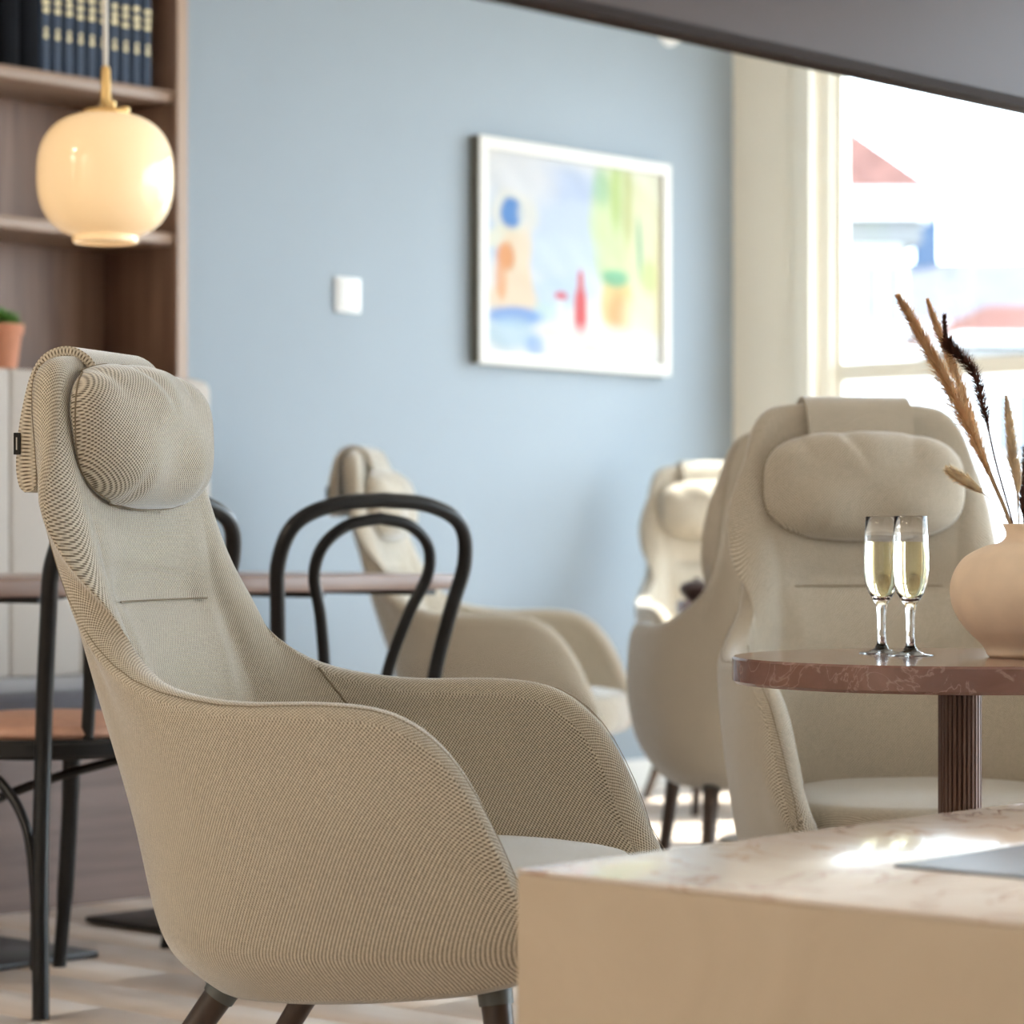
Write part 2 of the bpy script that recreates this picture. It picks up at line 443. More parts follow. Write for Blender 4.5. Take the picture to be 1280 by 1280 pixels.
st(box('baseboard_right', (X1-0.016, X1, Y0, Y1-0.016, 0, 0.09), M['skirting']))

# unseen ceiling discs with lamps, added as warm fill for the room
def added_fill_light(x, y, lab):
    r = empty('added_fill_light', (x, y, ZC))
    tag(r, lab, 'added fill light', 'added fill lights')
    lathe('housing', [(0, 0), (.20, 0), (.20, -.035), (.19, -.045), (.18, -.045), (.18, -.03), (0, -.03)], M['plastic'], r, 40)
    ld = bpy.data.lights.new('added_fill_lamp', 'AREA'); ld.shape = 'DISK'; ld.size = 0.34; ld.energy = 10.5; ld.color = (1.0, 0.85, 0.66)
    lo = bpy.data.objects.new('added_fill_lamp', ld); link(lo, r); lo.location = (0, 0, -0.05)
for (lx, ly, lab) in ((-2.2, 1.4, 'added ceiling fill light nearest the left wall, level with the camera'), (-2.2, 3.1, 'added ceiling fill light by the left wall, middle of its row'),
                      (-2.2, 4.8, 'added ceiling fill light in the left corner by the blue wall'), (-0.6, 3.1, 'added ceiling fill light left of the camera, middle of the room'),
                      (-0.6, 4.8, 'added ceiling fill light near the blue wall, left of the bench'), (0.9, 4.6, 'added ceiling fill light above the left end of the bench')):
    added_fill_light(lx, ly, lab)

# ------------------------------------------------------------------ high-back lounge chair (local +Y is the front)
R = [(0,-.410,1.034),(.112,-.408,1.033),(.172,-.400,1.012),(.190,-.388,.93),(.196,-.358,.80),(.224,-.309,.70),(.280,-.211,.637),(.316,-.08,.613),(.326,.055,.616),(.322,.145,.606),(.313,.212,.562),(.302,.262,.485),(.288,.300,.395)]
U = [(0,-.358,.72),(.105,-.354,.72),(.155,-.344,.72),(.184,-.325,.70),(.212,-.280,.64),(.254,-.223,.585),(.297,-.145,.553),(.321,-.04,.537),(.330,.075,.537),(.329,.148,.53),(.321,.208,.505),(.310,.256,.45),(.293,.297,.385)]
Mm = [(0,-.280,.47),(.09,-.276,.47),(.155,-.264,.47),(.203,-.241,.47),(.244,-.204,.465),(.279,-.152,.46),(.304,-.085,.455),(.320,.0,.45),(.328,.085,.45),(.327,.150,.447),(.322,.205,.44),(.314,.25,.415),(.298,.293,.372)]
Lm = [(0,-.226,.312),(.09,-.224,.312),(.160,-.213,.312),(.208,-.194,.312),(.247,-.157,.312),(.275,-.104,.313),(.291,-.034,.317),(.299,.045,.322),(.302,.112,.328),(.302,.168,.333),(.300,.213,.338),(.297,.252,.340),(.290,.286,.337)]
Bm = [(0,-.168,.250),(.080,-.166,.250),(.138,-.156,.250),(.182,-.136,.250),(.218,-.102,.250),(.243,-.052,.252),(.257,.013,.256),(.263,.078,.262),(.265,.132,.268),(.265,.180,.274),(.265,.218,.280),(.264,.25,.287),(.263,.278,.294)]
def make_shell(parent):
    nv, nu, nd = 40, 37, 90
    rows = np.array([crom(k, nd) for k in zip(Bm, Lm, Mm, U, R)])
    dense = np.array([crom(rows[:, j], nu) for j in range(nd)]).transpose(1, 0, 2)
    half = np.zeros((nu, nv, 3))
    for i in range(nu):                        # even spacing, rim pulled back by its own rounding
        seg = np.linalg.norm(np.diff(dense[i], axis=0), axis=1); cum = np.concatenate([[0], np.cumsum(seg)])
        tt = np.linspace(0, cum[-1]-0.0235, nv)
        for a in range(3): half[i, :, a] = np.interp(tt, cum, dense[i, :, a])
    half[0, :, 0] = 0
    left = half[1:][::-1].copy(); left[:, :, 0] *= -1
    G = np.concatenate([left, half], 0)        # (2nu-1, nv, 3)
    nU = G.shape[0]
    du = np.gradient(G, axis=0); dv = np.gradient(G, axis=1)
    nrm = np.cross(du, dv); nrm /= np.linalg.norm(nrm, axis=2, keepdims=True)+1e-9
    # outward: away from the chair's middle axis
    ctr = np.array([0, 0.05, 0]); rad = G-ctr; rad[:, :, 2] = 0
    sgn = np.sign((nrm*rad).sum(2)); s = 1 if sgn.sum() > 0 else -1
    nrm *= s
    th = np.full(G.shape[:2], 0.047)
    x, y, z = G[..., 0], G[..., 1], G[..., 2]
    back = np.clip((0.20-np.abs(x))/0.06, 0, 1)*np.clip((-0.1-y)/0.1, 0, 1)
    # padded lumbar below a stitched crease, shallow cushion above it
    pad = 0.020*np.clip((0.735-z)/0.04, 0, 1)*np.exp(-((z-0.63)/0.09)**2) + 0.012*np.exp(-((z-0.79)/0.05)**2)
    crease = -0.012*np.exp(-((z-0.722)/0.016)**2)*np.clip((0.15-np.abs(x))/0.04, 0, 1)
    th = th + back*pad + back*crease
    I = G-nrm*th[..., None]
    tu = du/np.linalg.norm(du, axis=2, keepdims=True); tv = dv/np.linalg.norm(dv, axis=2, keepdims=True)
    V = []; UV = []
    mid_i = (nU-1)//2
    su = np.zeros((nU, nv)); sv = np.zeros((nU, nv))
    su[1:] = np.cumsum(np.linalg.norm(np.diff(G, axis=0), axis=2), axis=0); su -= su[mid_i][None, :]
    sv[:, 1:] = np.cumsum(np.linalg.norm(np.diff(G, axis=1), axis=2), axis=1); sv -= sv[:, -1:]
    def add(p, uv_):
        V.append(p); UV.append((float(uv_[0]), float(uv_[1]))); return len(V)-1
    kz = [k[2] for k in (Bm[0], Lm[0], Mm[0], U[0], R[0])]; ky = [k[1] for k in (Bm[0], Lm[0], Mm[0], U[0], R[0])]
    def planar(p):
        sg = 1 if p[0] >= 0 else -1
        return (sg*(abs(p[0])+min(1, abs(p[0])/0.1)**2*max(0, p[1]-np.interp(p[2], kz, ky))), p[2])
    io = [[add(G[i, j], planar(G[i, j])) for j in range(nv)] for i in range(nU)]
    faceuv = {}
    def planar_in(p):
        sg = 1 if p[0] >= 0 else -1
        return (sg*(abs(p[0])+min(1, abs(p[0])/0.15)**2*max(0, p[1]-0.047-np.interp(p[2], kz, ky))), p[2])
    ii = [[add(I[i, j], planar_in(I[i, j])) for j in range(nv)] for i in range(nU)]
    F = []
    for i in range(nU-1):
        for j in range(nv-1):
            F.append((io[i][j], io[i+1][j], io[i+1][j+1], io[i][j+1]))
            F.append((ii[i][j], ii[i][j+1], ii[i+1][j+1], ii[i+1][j]))
    # boundary loop: bottom, front right, rim, front left
    loop = [(i, 0) for i in range(nU)] + [(nU-1, j) for j in range(1, nv)] + [(i, nv-1) for i in range(nU-2, -1, -1)] + [(0, j) for j in range(nv-2, 0, -1)]
    mid = {}; mids = []
    for (i, j) in loop:
        t = np.zeros(3)
        if j == 0: t = t-tv[i, j]
        if j == nv-1: t = t+tv[i, j]
        if i == 0: t = t-tu[i, j]
        if i == nU-1: t = t+tu[i, j]
        t /= np.linalg.norm(t)
        h = np.linalg.norm(G[i, j]-I[i, j])
        ring = []
        for a in (45, 90, 135):
            a = math.radians(a)
            c = (G[i, j]+I[i, j])/2; d = (G[i, j]-I[i, j])/2
            q_ = a/PI*0.072
            if j == nv-1: uvr = (su[i, j], q_)
            elif i in (0, nU-1): uvr = (su[i, j]+math.copysign(q_, su[i, j]), sv[i, j])
            else: uvr = (su[i, j], sv[i, j]-q_)
            ring.append(add(c+d*math.cos(a)+t*math.sin(a)*h*0.5, uvr))
        mid[(i, j)] = ring; mids.append(ring)
    n = len(loop)
    for k in range(n):
        p, q = loop[k], loop[(k+1) % n]
        A = [io[p[0]][p[1]]]+mid[p]+[ii[p[0]][p[1]]]
        Bq = [io[q[0]][q[1]]]+mid[q]+[ii[q[0]][q[1]]]
        for m_ in range(4):
            if m_ == 0:
                faceuv[len(F)] = {A[0]: (su[p], sv[p]), Bq[0]: (su[q], sv[q])}
            if m_ == 3 and p[1] == nv-1 and q[1] == nv-1:
                faceuv[len(F)] = {A[4]: (su[p], 0.072), Bq[4]: (su[q], 0.072)}
            F.append((A[m_], Bq[m_], Bq[m_+1], A[m_+1]))
    sh = mesh('shell', V, F, M['fabric'], parent, uv=UV, subsurf=1, faceuv=faceuv)
    # stitched seam along the crest of the rim and front edges
    crest = []
    start = loop.index((nU-1, 3)); end = loop.index((0, 3))
    for k in range(start, end+1):
        c = V[mid[loop[k]][0]]; crest.append(Vector(c))
    tube('rim_seam', crest, 0.0006, M['seam'], sh, 6)
    # two seams on the inside where arm panels meet the back panel
    for sg in (-1, 1):
        col = (nU-1)//2 + sg*int(round((nu-1)*6.15/12))
        pts = [Vector(I[col, j])+Vector(nrm[col, j])*(-0.0008) for j in range(14, nv)]
        tube('panel_seam', pts, 0.0016, M['seam'], sh, 6)
    # crease stitching
    zs = 0.722
    xs_ = []; ys_ = []
    for k in range(nU):
        o_ = np.argsort(I[k, :, 2])
        if I[k, :, 2].max() > zs+0.05:
            xs_.append(np.interp(zs, I[k, o_, 2], I[k, o_, 0])); ys_.append(np.interp(zs, I[k, o_, 2], I[k, o_, 1]))
    o_ = np.argsort(xs_); xs_ = np.array(xs_)[o_]; ys_ = np.array(ys_)[o_]
    cj = [(x_, float(np.interp(x_, xs_, ys_))+0.0035, zs) for x_ in np.linspace(-0.13, 0.13, 21)]
    tube('lumbar_seam', cj, 0.0012, M['seam'], sh, 6)
    # closed underside
    ub = [Bm[k] for k in range(len(Bm))]
    ring = [(x_, y_, z_+0.004) for (x_, y_, z_) in ub] + [(-x_, y_, z_+0.004) for (x_, y_, z_) in ub[::-1]]
    ring2 = [(x_*0.98, y_, z_+0.03) for (x_, y_, z_) in ring]
    nn = len(ring)
    Fq = [tuple(range(nn)), tuple(range(2*nn-1, nn-1, -1))]+[(k, (k+1) % nn, nn+(k+1) % nn, nn+k) for k in range(nn)]
    mesh('underside', ring+ring2, Fq, M['seam'], parent, smooth=False)
    return sh
def superpill(a, b, e, n):
    out = []
    for k in range(n):
        t = 2*PI*k/n
        c, s = math.cos(t), math.sin(t)
        out.append((a*math.copysign(abs(c)**(2/e), c), b*math.copysign(abs(s)**(2/e), s)))
    return out
def make_pillow(parent):
    nr, na = 18, 120
    cx, cy, cz = 0.0, -0.330, 0.934
    tilt = math.radians(9)
    a, b, D = 0.178, 0.095, 0.062
    V, UV, F = [], [], []
    rnd = random.Random(3)
    def pt(px, pz, side, r):
        # thickness profile, rounded edge, with a few soft folds
        h = D*(1-r**3.2)**0.55
        fold = 0.0
        if side > 0:
            fold += -0.017*math.exp(-((px-0.02-0.40*(pz-0.05))/0.013)**2)*max(0, (pz-0.005)/0.085)*r
            fold += -0.013*math.exp(-((px+0.075+0.35*(pz-0.05))/0.012)**2)*max(0, (pz-0.02)/0.085)*r
            fold += -0.010*math.exp(-((px-0.10-0.2*pz)/0.011)**2)*max(0, (pz-0.03)/0.07)*r
            fold += -0.010*math.exp(-((px-0.08+0.2*pz)/0.011)**2)*max(0, (-pz-0.03)/0.07)*r
            fold += -0.009*math.exp(-((px+0.06-0.3*pz)/0.010)**2)*max(0, (-pz-0.04)/0.07)*r
            fold += 0.0045*math.sin(px*38+1)*math.sin(pz*30)
        yy = side*(h if side > 0 else h*0.45)+fold
        y2 = yy*math.cos(tilt)-pz*math.sin(tilt)*1.0
        z2 = pz*math.cos(tilt)+yy*math.sin(tilt)
        return (cx+px, cy+y2, cz+z2)
    for side in (1, -1):
        base = len(V)
        V.append(pt(0, 0, side, 0)); UV.append((0, 0))
        for i in range(1, nr+1):
            r = math.sin(i/nr*PI/2)
            if side == -1 and i == nr: break
            for (ox, oz) in superpill(a, b, 2.9, na):
                # slight pinch at the four corners
                px, pz = ox*r, oz*r
                V.append(pt(px, pz, side, r)); UV.append((px, pz))
        if side == 1:
            top_ring = base+1+(nr-1)*na
        for k in range(na):
            F.append((base, base+1+k, base+1+(k+1) % na))
        last = nr if side == 1 else nr-1
        for i in range(last-1):
            for k in range(na):
                p = base+1+i*na
                F.append((p+k, p+(k+1) % na, p+na+(k+1) % na, p+na+k))
        if side == -1:
            p = base+1+(nr-2)*na
            for k in range(na):
                F.append((p+k, p+(k+1) % na, top_ring+(k+1) % na, top_ring+k))
    o = mesh('head_pillow', V, F, M['fabric'], parent, uv=UV, subsurf=1)
    edge = [V[top_ring+k] for k in range(na)]
    tube('pillow_seam', edge, 0.0012, M['seam'], o, 6, closed=True)
    return o
def make_strap(parent):
    # fabric band over the head, thickening into the counterweight pouch behind
    prof = [(-.318, .920, .010), (-.331, .965, .010), (-.342, 1.0, .011), (-.356, 1.028, .012), (-.383, 1.042, .012), (-.412, 1.036, .012), (-.430, 1.014, .014), (-.440, .97, .020), (-.444, .93, .026), (-.445, .89, .028), (-.441, .862, .022)]
    C = crom([(p[0], p[1], p[2]) for p in prof], 40)
    w = 0.094
    V, UV, F = [], [], []
    n = len(C); arc = 0
    nsec = []
    for i in range(n):
        a = C[max(i-1, 0)]; b = C[min(i+1, n-1)]
        ty, tz = b[0]-a[0], b[1]-a[1]; L = math.hypot(ty, tz); ty /= L; tz /= L
        ny, nz = -tz, ty                      # outward
        if i: arc += math.hypot(C[i][0]-C[i-1][0], C[i][1]-C[i-1][1])
        h = C[i][2]/2
        if i == n-1: h *= 0.5
        ww = w-0.0*i/n
        sec = [(-ww, 0), (-ww*0.985, h), (-ww*0.5, h*1.05), (ww*0.5, h*1.05), (ww*0.985, h), (ww, 0), (ww*0.985, -h), (-ww*0.985, -h)]
        for (sx, sh_) in sec:
            V.append((sx, C[i][0]-ny*sh_*-1, C[i][1]+nz*sh_)); UV.append((sx, arc))
    m = 8
    for i in range(n-1):
        for k in range(m):
            F.append((i*m+k, i*m+(k+1) % m, (i+1)*m+(k+1) % m, (i+1)*m+k))
    F.append(tuple(range(m))); F.append(tuple((n-1)*m+k for k in range(m)))
    o = mesh('head_strap', V, F, M['fabric'], parent, uv=UV, autosmooth=60)
    return o
def cushion_disc(name, outline, z0, z1, dome, edge, mat, parent, uvscale=True):
    n = len(outline)
    rings = []
    cx = sum(p[0] for p in outline)/n; cy = sum(p[1] for p in outline)/n
    prof = [(0.90, z0), (0.97, z0+edge*0.25), (1.0, z0+edge*0.9), (1.0, z1-edge), (0.985, z1-edge*0.45), (0.95, z1-edge*0.12), (0.90, z1), (0.75, z1+dome*0.45), (0.5, z1+dome*0.8), (0.25, z1+dome*0.96)]
    V, UV, F = [], [], []
    for (s, z) in prof:
        for (x, y) in outline:
            V.append((cx+(x-cx)*s, cy+(y-cy)*s, z)); UV.append((V[-1][0], V[-1][1] + (z1-z)))
    V.append((cx, cy, z1+dome)); UV.append((cx, cy))
    for i in range(len(prof)-1):
        for k in range(n):
            F.append((i*n+k, i*n+(k+1) % n, (i+1)*n+(k+1) % n, (i+1)*n+k))
    t = (len(prof)-1)*n
    for k in range(n):
        F.append((t+k, t+(k+1) % n, len(V)-1))
    F.append(tuple(range(n)))
    return mesh(name, V, F, mat, parent, uv=UV)
def make_lounge():
    root = empty('lounge_chair')
    make_shell(root)
    out = []
    for k in range(64):
        t = 2*PI*k/64; c, s = math.cos(t), math.sin(t)
        e = 3.2
        x = 0.270*math.copysign(abs(c)**(2/e), c); y = math.copysign(abs(s)**(2/2.6), s)
        y = y*0.265+0.055
        x *= 1-0.22*max(0, -(y-0.05)/0.27)
        out.append((x, y))
    cushion_disc('seat_cushion', out, 0.298, 0.402, 0.016, 0.03, M['fabric'], root)
    make_pillow(root)
    st_ = make_strap(root)
    tg = box('woven_tag', [(0.066, 0.0965, -0.4605, -0.4585, 0.910, 0.938), (0.0945, 0.0965, -0.4605, -0.4515, 0.910, 0.938)], M['tag'], root)
    box('tag_print', [(0.0965, 0.0968, -0.4570, -0.4555, 0.916, 0.932), (0.072, 0.092, -0.4609, -0.4605, 0.923, 0.927)], M['tagprint'], tg)
    for sx in (-1, 1):
        for (top, foot) in (((0.175*sx, -0.105, 0.285), (0.225*sx, -0.30, 0.0)), ((0.20*sx, 0.225, 0.30), (0.235*sx, 0.275, 0.0))):
            a, b = Vector(top), Vector(foot)
            pts = [a.lerp(b, t) for t in (0.14, 0.4, 0.7, 1.0)]
            lg = tube('leg', pts, [0.0185, 0.0165, 0.0145, 0.012], M['legwood'], root, 16)
            tube('leg_collar', [a, a.lerp(b, 0.15)], [0.022, 0.0205], M['collar'], lg, 16)
    return root
def place_cam(X, Z, FX, FZ):
    """room position and rotation of a thing whose local +Y looks along (FX, FZ) in camera right/forward"""
    e, c = cw(X, Z); fe, fc = cw(FX, FZ)
    return (e, c, 0), math.atan2(-fe, fc)
lounge = make_lounge()
tag(lounge, 'large beige woven lounge chair in the foreground, side-on, with black tag behind its headrest', 'armchair', 'beige high-back lounge chairs')
loc, rz = place_cam(-0.174, 3.55, 0.95, -0.316); lounge.location = loc; lounge.rotation_euler = (0, 0, rz)
for (X, Z, FX, FZ, lab) in (
    (-0.018, 7.35, 0.98, -0.20, 'beige high-back lounge chair against the blue wall, behind the black hooped chair back'),
    (0.655, 4.47, 0.165, -0.986, 'beige high-back lounge chair facing the viewer behind the champagne glasses'),
    (0.61, 6.36, -0.10, 0.995, 'beige lounge chair seen from behind, half hidden by the chair at the marble table'),
    (0.70, 8.44, 0.22, -0.975, 'pale sunlit lounge chair in the far corner below the painting and the window')):
    loc, rz = place_cam(X, Z, FX, FZ)
    c = copy_tree(lounge, loc, rz); c['label'] = lab
    for ch in c.children:
        if ch.name.startswith('head_pillow'): ch.location = (0, 0.010, -0.042)   # pillow strapped a little lower

# ------------------------------------------------------------------ bentwood chairs
def make_bentwood():
    r = empty('bentwood_chair')
    blk = M['black']
    keys = [(-.195, -.225, 0), (-.180, -.205, .25), (-.162, -.190, .44), (-.170, -.205, .55), (-.187, -.235, .67), (-.200, -.262, .76), (-.176, -.283, .83), (-.100, -.293, .865), (0, -.296, .874)]
    hp = crom(keys, 60)
    hoop = [tuple(p) for p in hp] + [(-p[0], p[1], p[2]) for p in hp[::-1][1:]]
    tube('back_hoop', hoop, 0.0145, blk, r, 14)
    keys = [(-.060, -.180, .44), (-.068, -.198, .55), (-.095, -.230, .66), (-.122, -.255, .735), (-.112, -.272, .79), (-.066, -.282, .827), (0, -.285, .840)]
    hp = crom(keys, 44)
    hoop = [tuple(p) for p in hp] + [(-p[0], p[1], p[2]) for p in hp[::-1][1:]]
    tube('inner_hoop', hoop, 0.0115, blk, r, 14)
    lathe('seat_frame', [(0.165, .425), (0.207, .425), (0.213, .432), (0.213, .452), (0.207, .459), (0.165, .459)], blk, r, 56, closed=True)
    circ = [(0.203*math.cos(2*PI*k/56), 0.203*math.sin(2*PI*k/56)) for k in range(56)]
    cushion_disc('seat_pad', circ, 0.455, 0.482, 0.016, 0.014, M['leather'], r)
    for sx in (-1, 1):
        tube('leg', [tuple(p) for p in crom([(.165*sx, .135, .43), (.172*sx, .15, .3), (.182*sx, .175, .15), (.195*sx, .21, 0)], 14)], [0.0165]*4+[0.0155]*6+[0.013]*4, blk, r, 14)
        # bent brace rising along the rear leg and curving to the seat ring
        arch = [(.190*sx, -.203, .08), (.184*sx, -.195, .20), (.178*sx, -.165, .315), (.172*sx, -.09, .385), (.168*sx, .0, .415), (.165*sx, .05, .425)]
        tube('leg_brace', [tuple(p) for p in crom(arch, 30)], 0.0085, blk, r, 10)
    tube('cross_brace', [tuple(p) for p in crom([(-.17, .14, .27), (-.10, .08, .325), (0, 0, .375), (.10, -.1, .413), (.148, -.165, .428)], 20)], 0.0085, blk, r, 10)
    return r
bw = make_bentwood()
tag(bw, 'black bentwood dining chair with tan leather seat, left of the foreground lounge chair', 'chair', 'black bentwood dining chairs')
bw.location = (3.145, 3.93, 0); bw.rotation_euler = (0, 0, 0)
c = copy_tree(bw, (3.765, 3.918, 0), math.radians(-15))
c['label'] = 'black bentwood chair whose double hoop back shows above the lounge chair arm'

# ------------------------------------------------------------------ dining tables
def make_dtable():
    r = empty('dining_table')
    tp = box('table_top', (-.345, .345, -.35, .35, .697, .729), M['tabletop'], r, 0.003, 2)
    box('under_frame', [(-.02, .02, -.29, .29, .683, .697), (-.26, .26, -.02, .02, .683, .697), (-.30, -.255, -.335, .335, .685, .697), (.255, .30, -.335, .335, .685, .697)], M['blackmetal'], r)
    lathe('column', [(.038, .012), (.038, .69)], M['blackmetal'], r, 32)
    box('base_plate', (-.20, .20, -.20, .20, 0.002, .014), M['blackmetal'], r, 0.002, 1)
    return r
dt = make_dtable(); dt.location = (3.955, 4.37, 0)
tag(dt, 'square walnut-topped dining table whose free end reaches towards the blue wall', 'table', 'square dining tables in front of the bench')
c = copy_tree(dt, (3.26, 4.37, 0), 0); c['label'] = 'square walnut-topped dining table at the left edge, beside the bentwood chair with tan seat'

# ------------------------------------------------------------------ bench with padded back, built-in bookcase
bn = empty('wall_bench', (3.6, 5.1, 0)); bx0 = (3.6, 5.1)
def L_(x0, x1, y0, y1, z0, z1): return (x0-bx0[0], x1-bx0[0], y0-bx0[1], y1-bx0[1], z0, z1)
tag(bn, 'built-in wall bench with walnut base, dark grey seat and pale channelled back', 'bench')
box('base', L_(2.4, 4.77, 4.80, 5.45, 0.0, 0.395), M['benchwood'], bn)
box('seat_cushion', L_(2.4, 4.77, 4.78, 5.30, 0.395, 0.475), M['grey_seat'], bn, 0.018, 3)
box('back_support', L_(2.4, 4.77, 5.37, 5.45, 0.395, 1.19), M['benchwood'], bn)
k = 0
xe = 4.775
while xe > 2.6:
    last = (k == 0)
    o = box('back_pad', L_(xe-0.215, xe, 5.30, 5.375, 0.472, 1.205), M['pad'], bn, 0.03 if last else 0.010, 4)
    xe -= 0.215; k += 1
bcx, bcy = 4.0, 5.6
bc = empty('bookcase', (bcx, bcy, 1.19))
tag(bc, 'walnut built-in bookcase above the bench, against the blue wall', 'bookcase')
def K_(x0, x1, y0, y1, z0, z1): return (x0-bcx, x1-bcx, y0-bcy, y1-bcy, z0-1.19, z1-1.19)
box('side_panel', K_(4.778, 4.812, 5.45, 5.75, 1.19, 2.70), M['walnut_h'] if False else M['walnut'], bc, 0.001, 1)
box('side_panel', K_(3.15, 3.184, 5.45, 5.75, 1.19, 2.70), M['walnut'], bc, 0.001, 1)
box('edge_band', K_(4.778, 4.812, 5.444, 5.4505, 1.19, 2.70), M['edgewood'], bc)
box('back_panel', K_(3.184, 4.778, 5.735, 5.75, 1.19, 2.70), M['walnut'], bc)
for zt in (1.588, 1.954, 2.32, 2.70):
    box('shelf', K_(3.184, 4.778, 5.456, 5.735, zt-0.030, zt), M['shelfwood'], bc, 0.0015, 1)
box('shelf', K_(3.184, 4.778, 5.38, 5.735, 1.19, 1.212), M['shelfwood'], bc, 0.0015, 1)

# books on the upper shelf, told apart by their place in the row
def make_book(w, h, d, cover, titles):
    r = empty('book')
    cov = box('cover', [(-w/2, -w/2+0.003, 0, d, 0, h), (w/2-0.003, w/2, 0, d, 0, h)], cover, r)
    # rounded spine
    n = 10; V = []; F = []
    for z in (0, h):
        for k in range(n+1):
            t = PI*k/n
            V.append((-math.cos(t)*w/2, -math.sin(t)*0.011, z))
        V.append((w/2, 0.004, z)); V.append((-w/2, 0.004, z))
    m = n+3
    for k in range(m): F.append((k, (k+1) % m, m+(k+1) % m, m+k))
    F.append(tuple(range(m))); F.append(tuple(m+k for k in range(m)))
    sp = mesh('spine', V, F, cover, r, autosmooth=50)
    box('page_block', (-w/2+0.003, w/2-0.003, 0.004, d-0.004, 0.004, h-0.004), M['paper'], r)
    if titles:
        rn = random.Random(titles)
        bx = []
        for q in range(3):
            z = h*0.70-q*0.021+rn.uniform(-.002, .002)
            bx.append((-w*rn.uniform(.22, .30), w*rn.uniform(.22, .30), -0.0122, -0.008, z, z+0.012))
        tt = box('spine_title', bx, M['gold'], sp)
        z = h*0.31
        box('volume_number', [(-w*.17, w*.17, -0.0122, -0.008, z, z+0.012), (-w*.12, w*.12, -0.0122, -0.008, z+0.016, z+0.026)], M['gold'], sp)
    return r
ords = ['first', 'second', 'third', 'fourth', 'fifth', 'sixth', 'seventh', 'eighth', 'ninth', 'tenth']
xb = 4.716
for k in range(10):
    w = 0.0365
    b = make_book(w-0.0035, 0.268, 0.19, M['navy'], k+1)
    b.location = (xb-w/2, 5.478, 1.9545)
    tag(b, 'navy cloth book with gold spine lettering, %s from the right end of the shelf row' % ords[k], 'book', 'navy books on the upper shelf')
    xb -= w
for k in range(2):
    b = make_book(0.058, 0.29, 0.20, M['navy_dark'], 0)
    b.location = (xb-0.032, 5.470, 1.9545); xb -= 0.061
    tag(b, ['thick black book standing beside the leftmost navy book on the shelf', 'thick black book at the photo edge, second left of the navy row'][k], 'book', 'black books on the upper shelf')
# potted plant on the ledge
pe = pix(2, 6.60)
pp = empty('potted_plant', (pe[0], 5.46, 1.212))
pp.location.x = 4.222
tag(pp, 'small terracotta pot with a round green plant on the bookcase ledge', 'plant')
lathe('pot', [(0.0, 0.0), (.040, 0.0), (.052, .085), (.057, .086), (.059, .110), (.053, .110), (.050, .095), (0.0, .095)], M['terracotta'], pp, 40)
lathe('soil', [(0.0, .0945), (.050, .0945), (.050, .097), (0, .100)], M['soil'], pp, 30)
rn = random.Random(5)
leafV = [(0, 0, 0), (-.006, 0, .018), (.006, 0, .018), (0, .003, .04), (0, -0.002, .018)]
leafF = [(0, 1, 4), (0, 4, 2), (1, 3, 4), (4, 3, 2)]
V, F = [], []
for k in range(260):
    th = rn.uniform(0, 2*PI); ph = math.acos(rn.uniform(-0.1, 1))
    d = Vector((math.sin(ph)*math.cos(th), math.sin(ph)*math.sin(th), math.cos(ph)))
    q = d.to_track_quat('Z', 'Y'); base = Vector((0, 0, .105))+Vector((d.x*.030, d.y*.030, d.z*.016))
    b = len(V); s = rn.uniform(.6, .95)
    V += [base+q@(Vector(v)*s) for v in leafV]; F += [tuple(b+i for i in f) for f in leafF]
o = mesh('foliage', V, F, M['leaf'], pp); o['kind'] = 'stuff'

# ------------------------------------------------------------------ pendant lamp
pe = pix(132, 5.63)
pl = empty('pendant_lamp', (pe[0], pe[1], 1.40))
tag(pl, 'glowing opal glass globe pendant on a white cord with brass stem', 'lamp')
prof = []
for k in range(41):
    t = -PI/2+PI*k/40
    e = 2.55
    c, s = abs(math.cos(t)), math.sin(t)
    prof.append((0.137*c**(2/e), 0.131+0.129*math.copysign(abs(s)**(2/e), s)))
prof = [p for p in prof if p[0] > 0.062 or p[1] > 0.13]
prof = [(0.056, 0.014), (0.060, -0.001), (0.064, -0.003), (0.066, 0.002)] + [(p[0], p[1]) for p in prof]
lathe('shade', prof, M['opal'], pl, 72)
lathe('bottom_diffuser', [(0, 0.004), (0.058, 0.004), (0.058, 0.0), (0, 0.0)], M['opal'], pl, 40)
cap = lathe('brass_cap', [(0, .252), (.048, .252), (.050, .258), (.046, .264), (.022, .268), (.014, .276), (0.0105, .290), (0.0095, .345), (0.007, .352), (0.0, .352)], M['brass'], pl, 40)
lathe('cap_screw', [(0, 0), (.007, .0), (.008, .004), (.007, .009), (0, .011)], M['brass'], cap, 20, loc=(0.031, -0.025, .262))
lathe('stem_screw', [(0, 0), (.006, .0), (.006, .010), (0, .011)], M['brass'], cap, 16, loc=(0.012, -0.008, .272))
lathe('cord', [(0.0, .35), (.0048, .35), (.0048, ZC-1.40), (0, ZC-1.40)], M['cord'], pl, 16)
lathe('ceiling_rose', [(0.0, ZC-1.44), (.05, ZC-1.44), (.055, ZC-1.40), (0, ZC-1.40)], M['brass'], pl, 32)

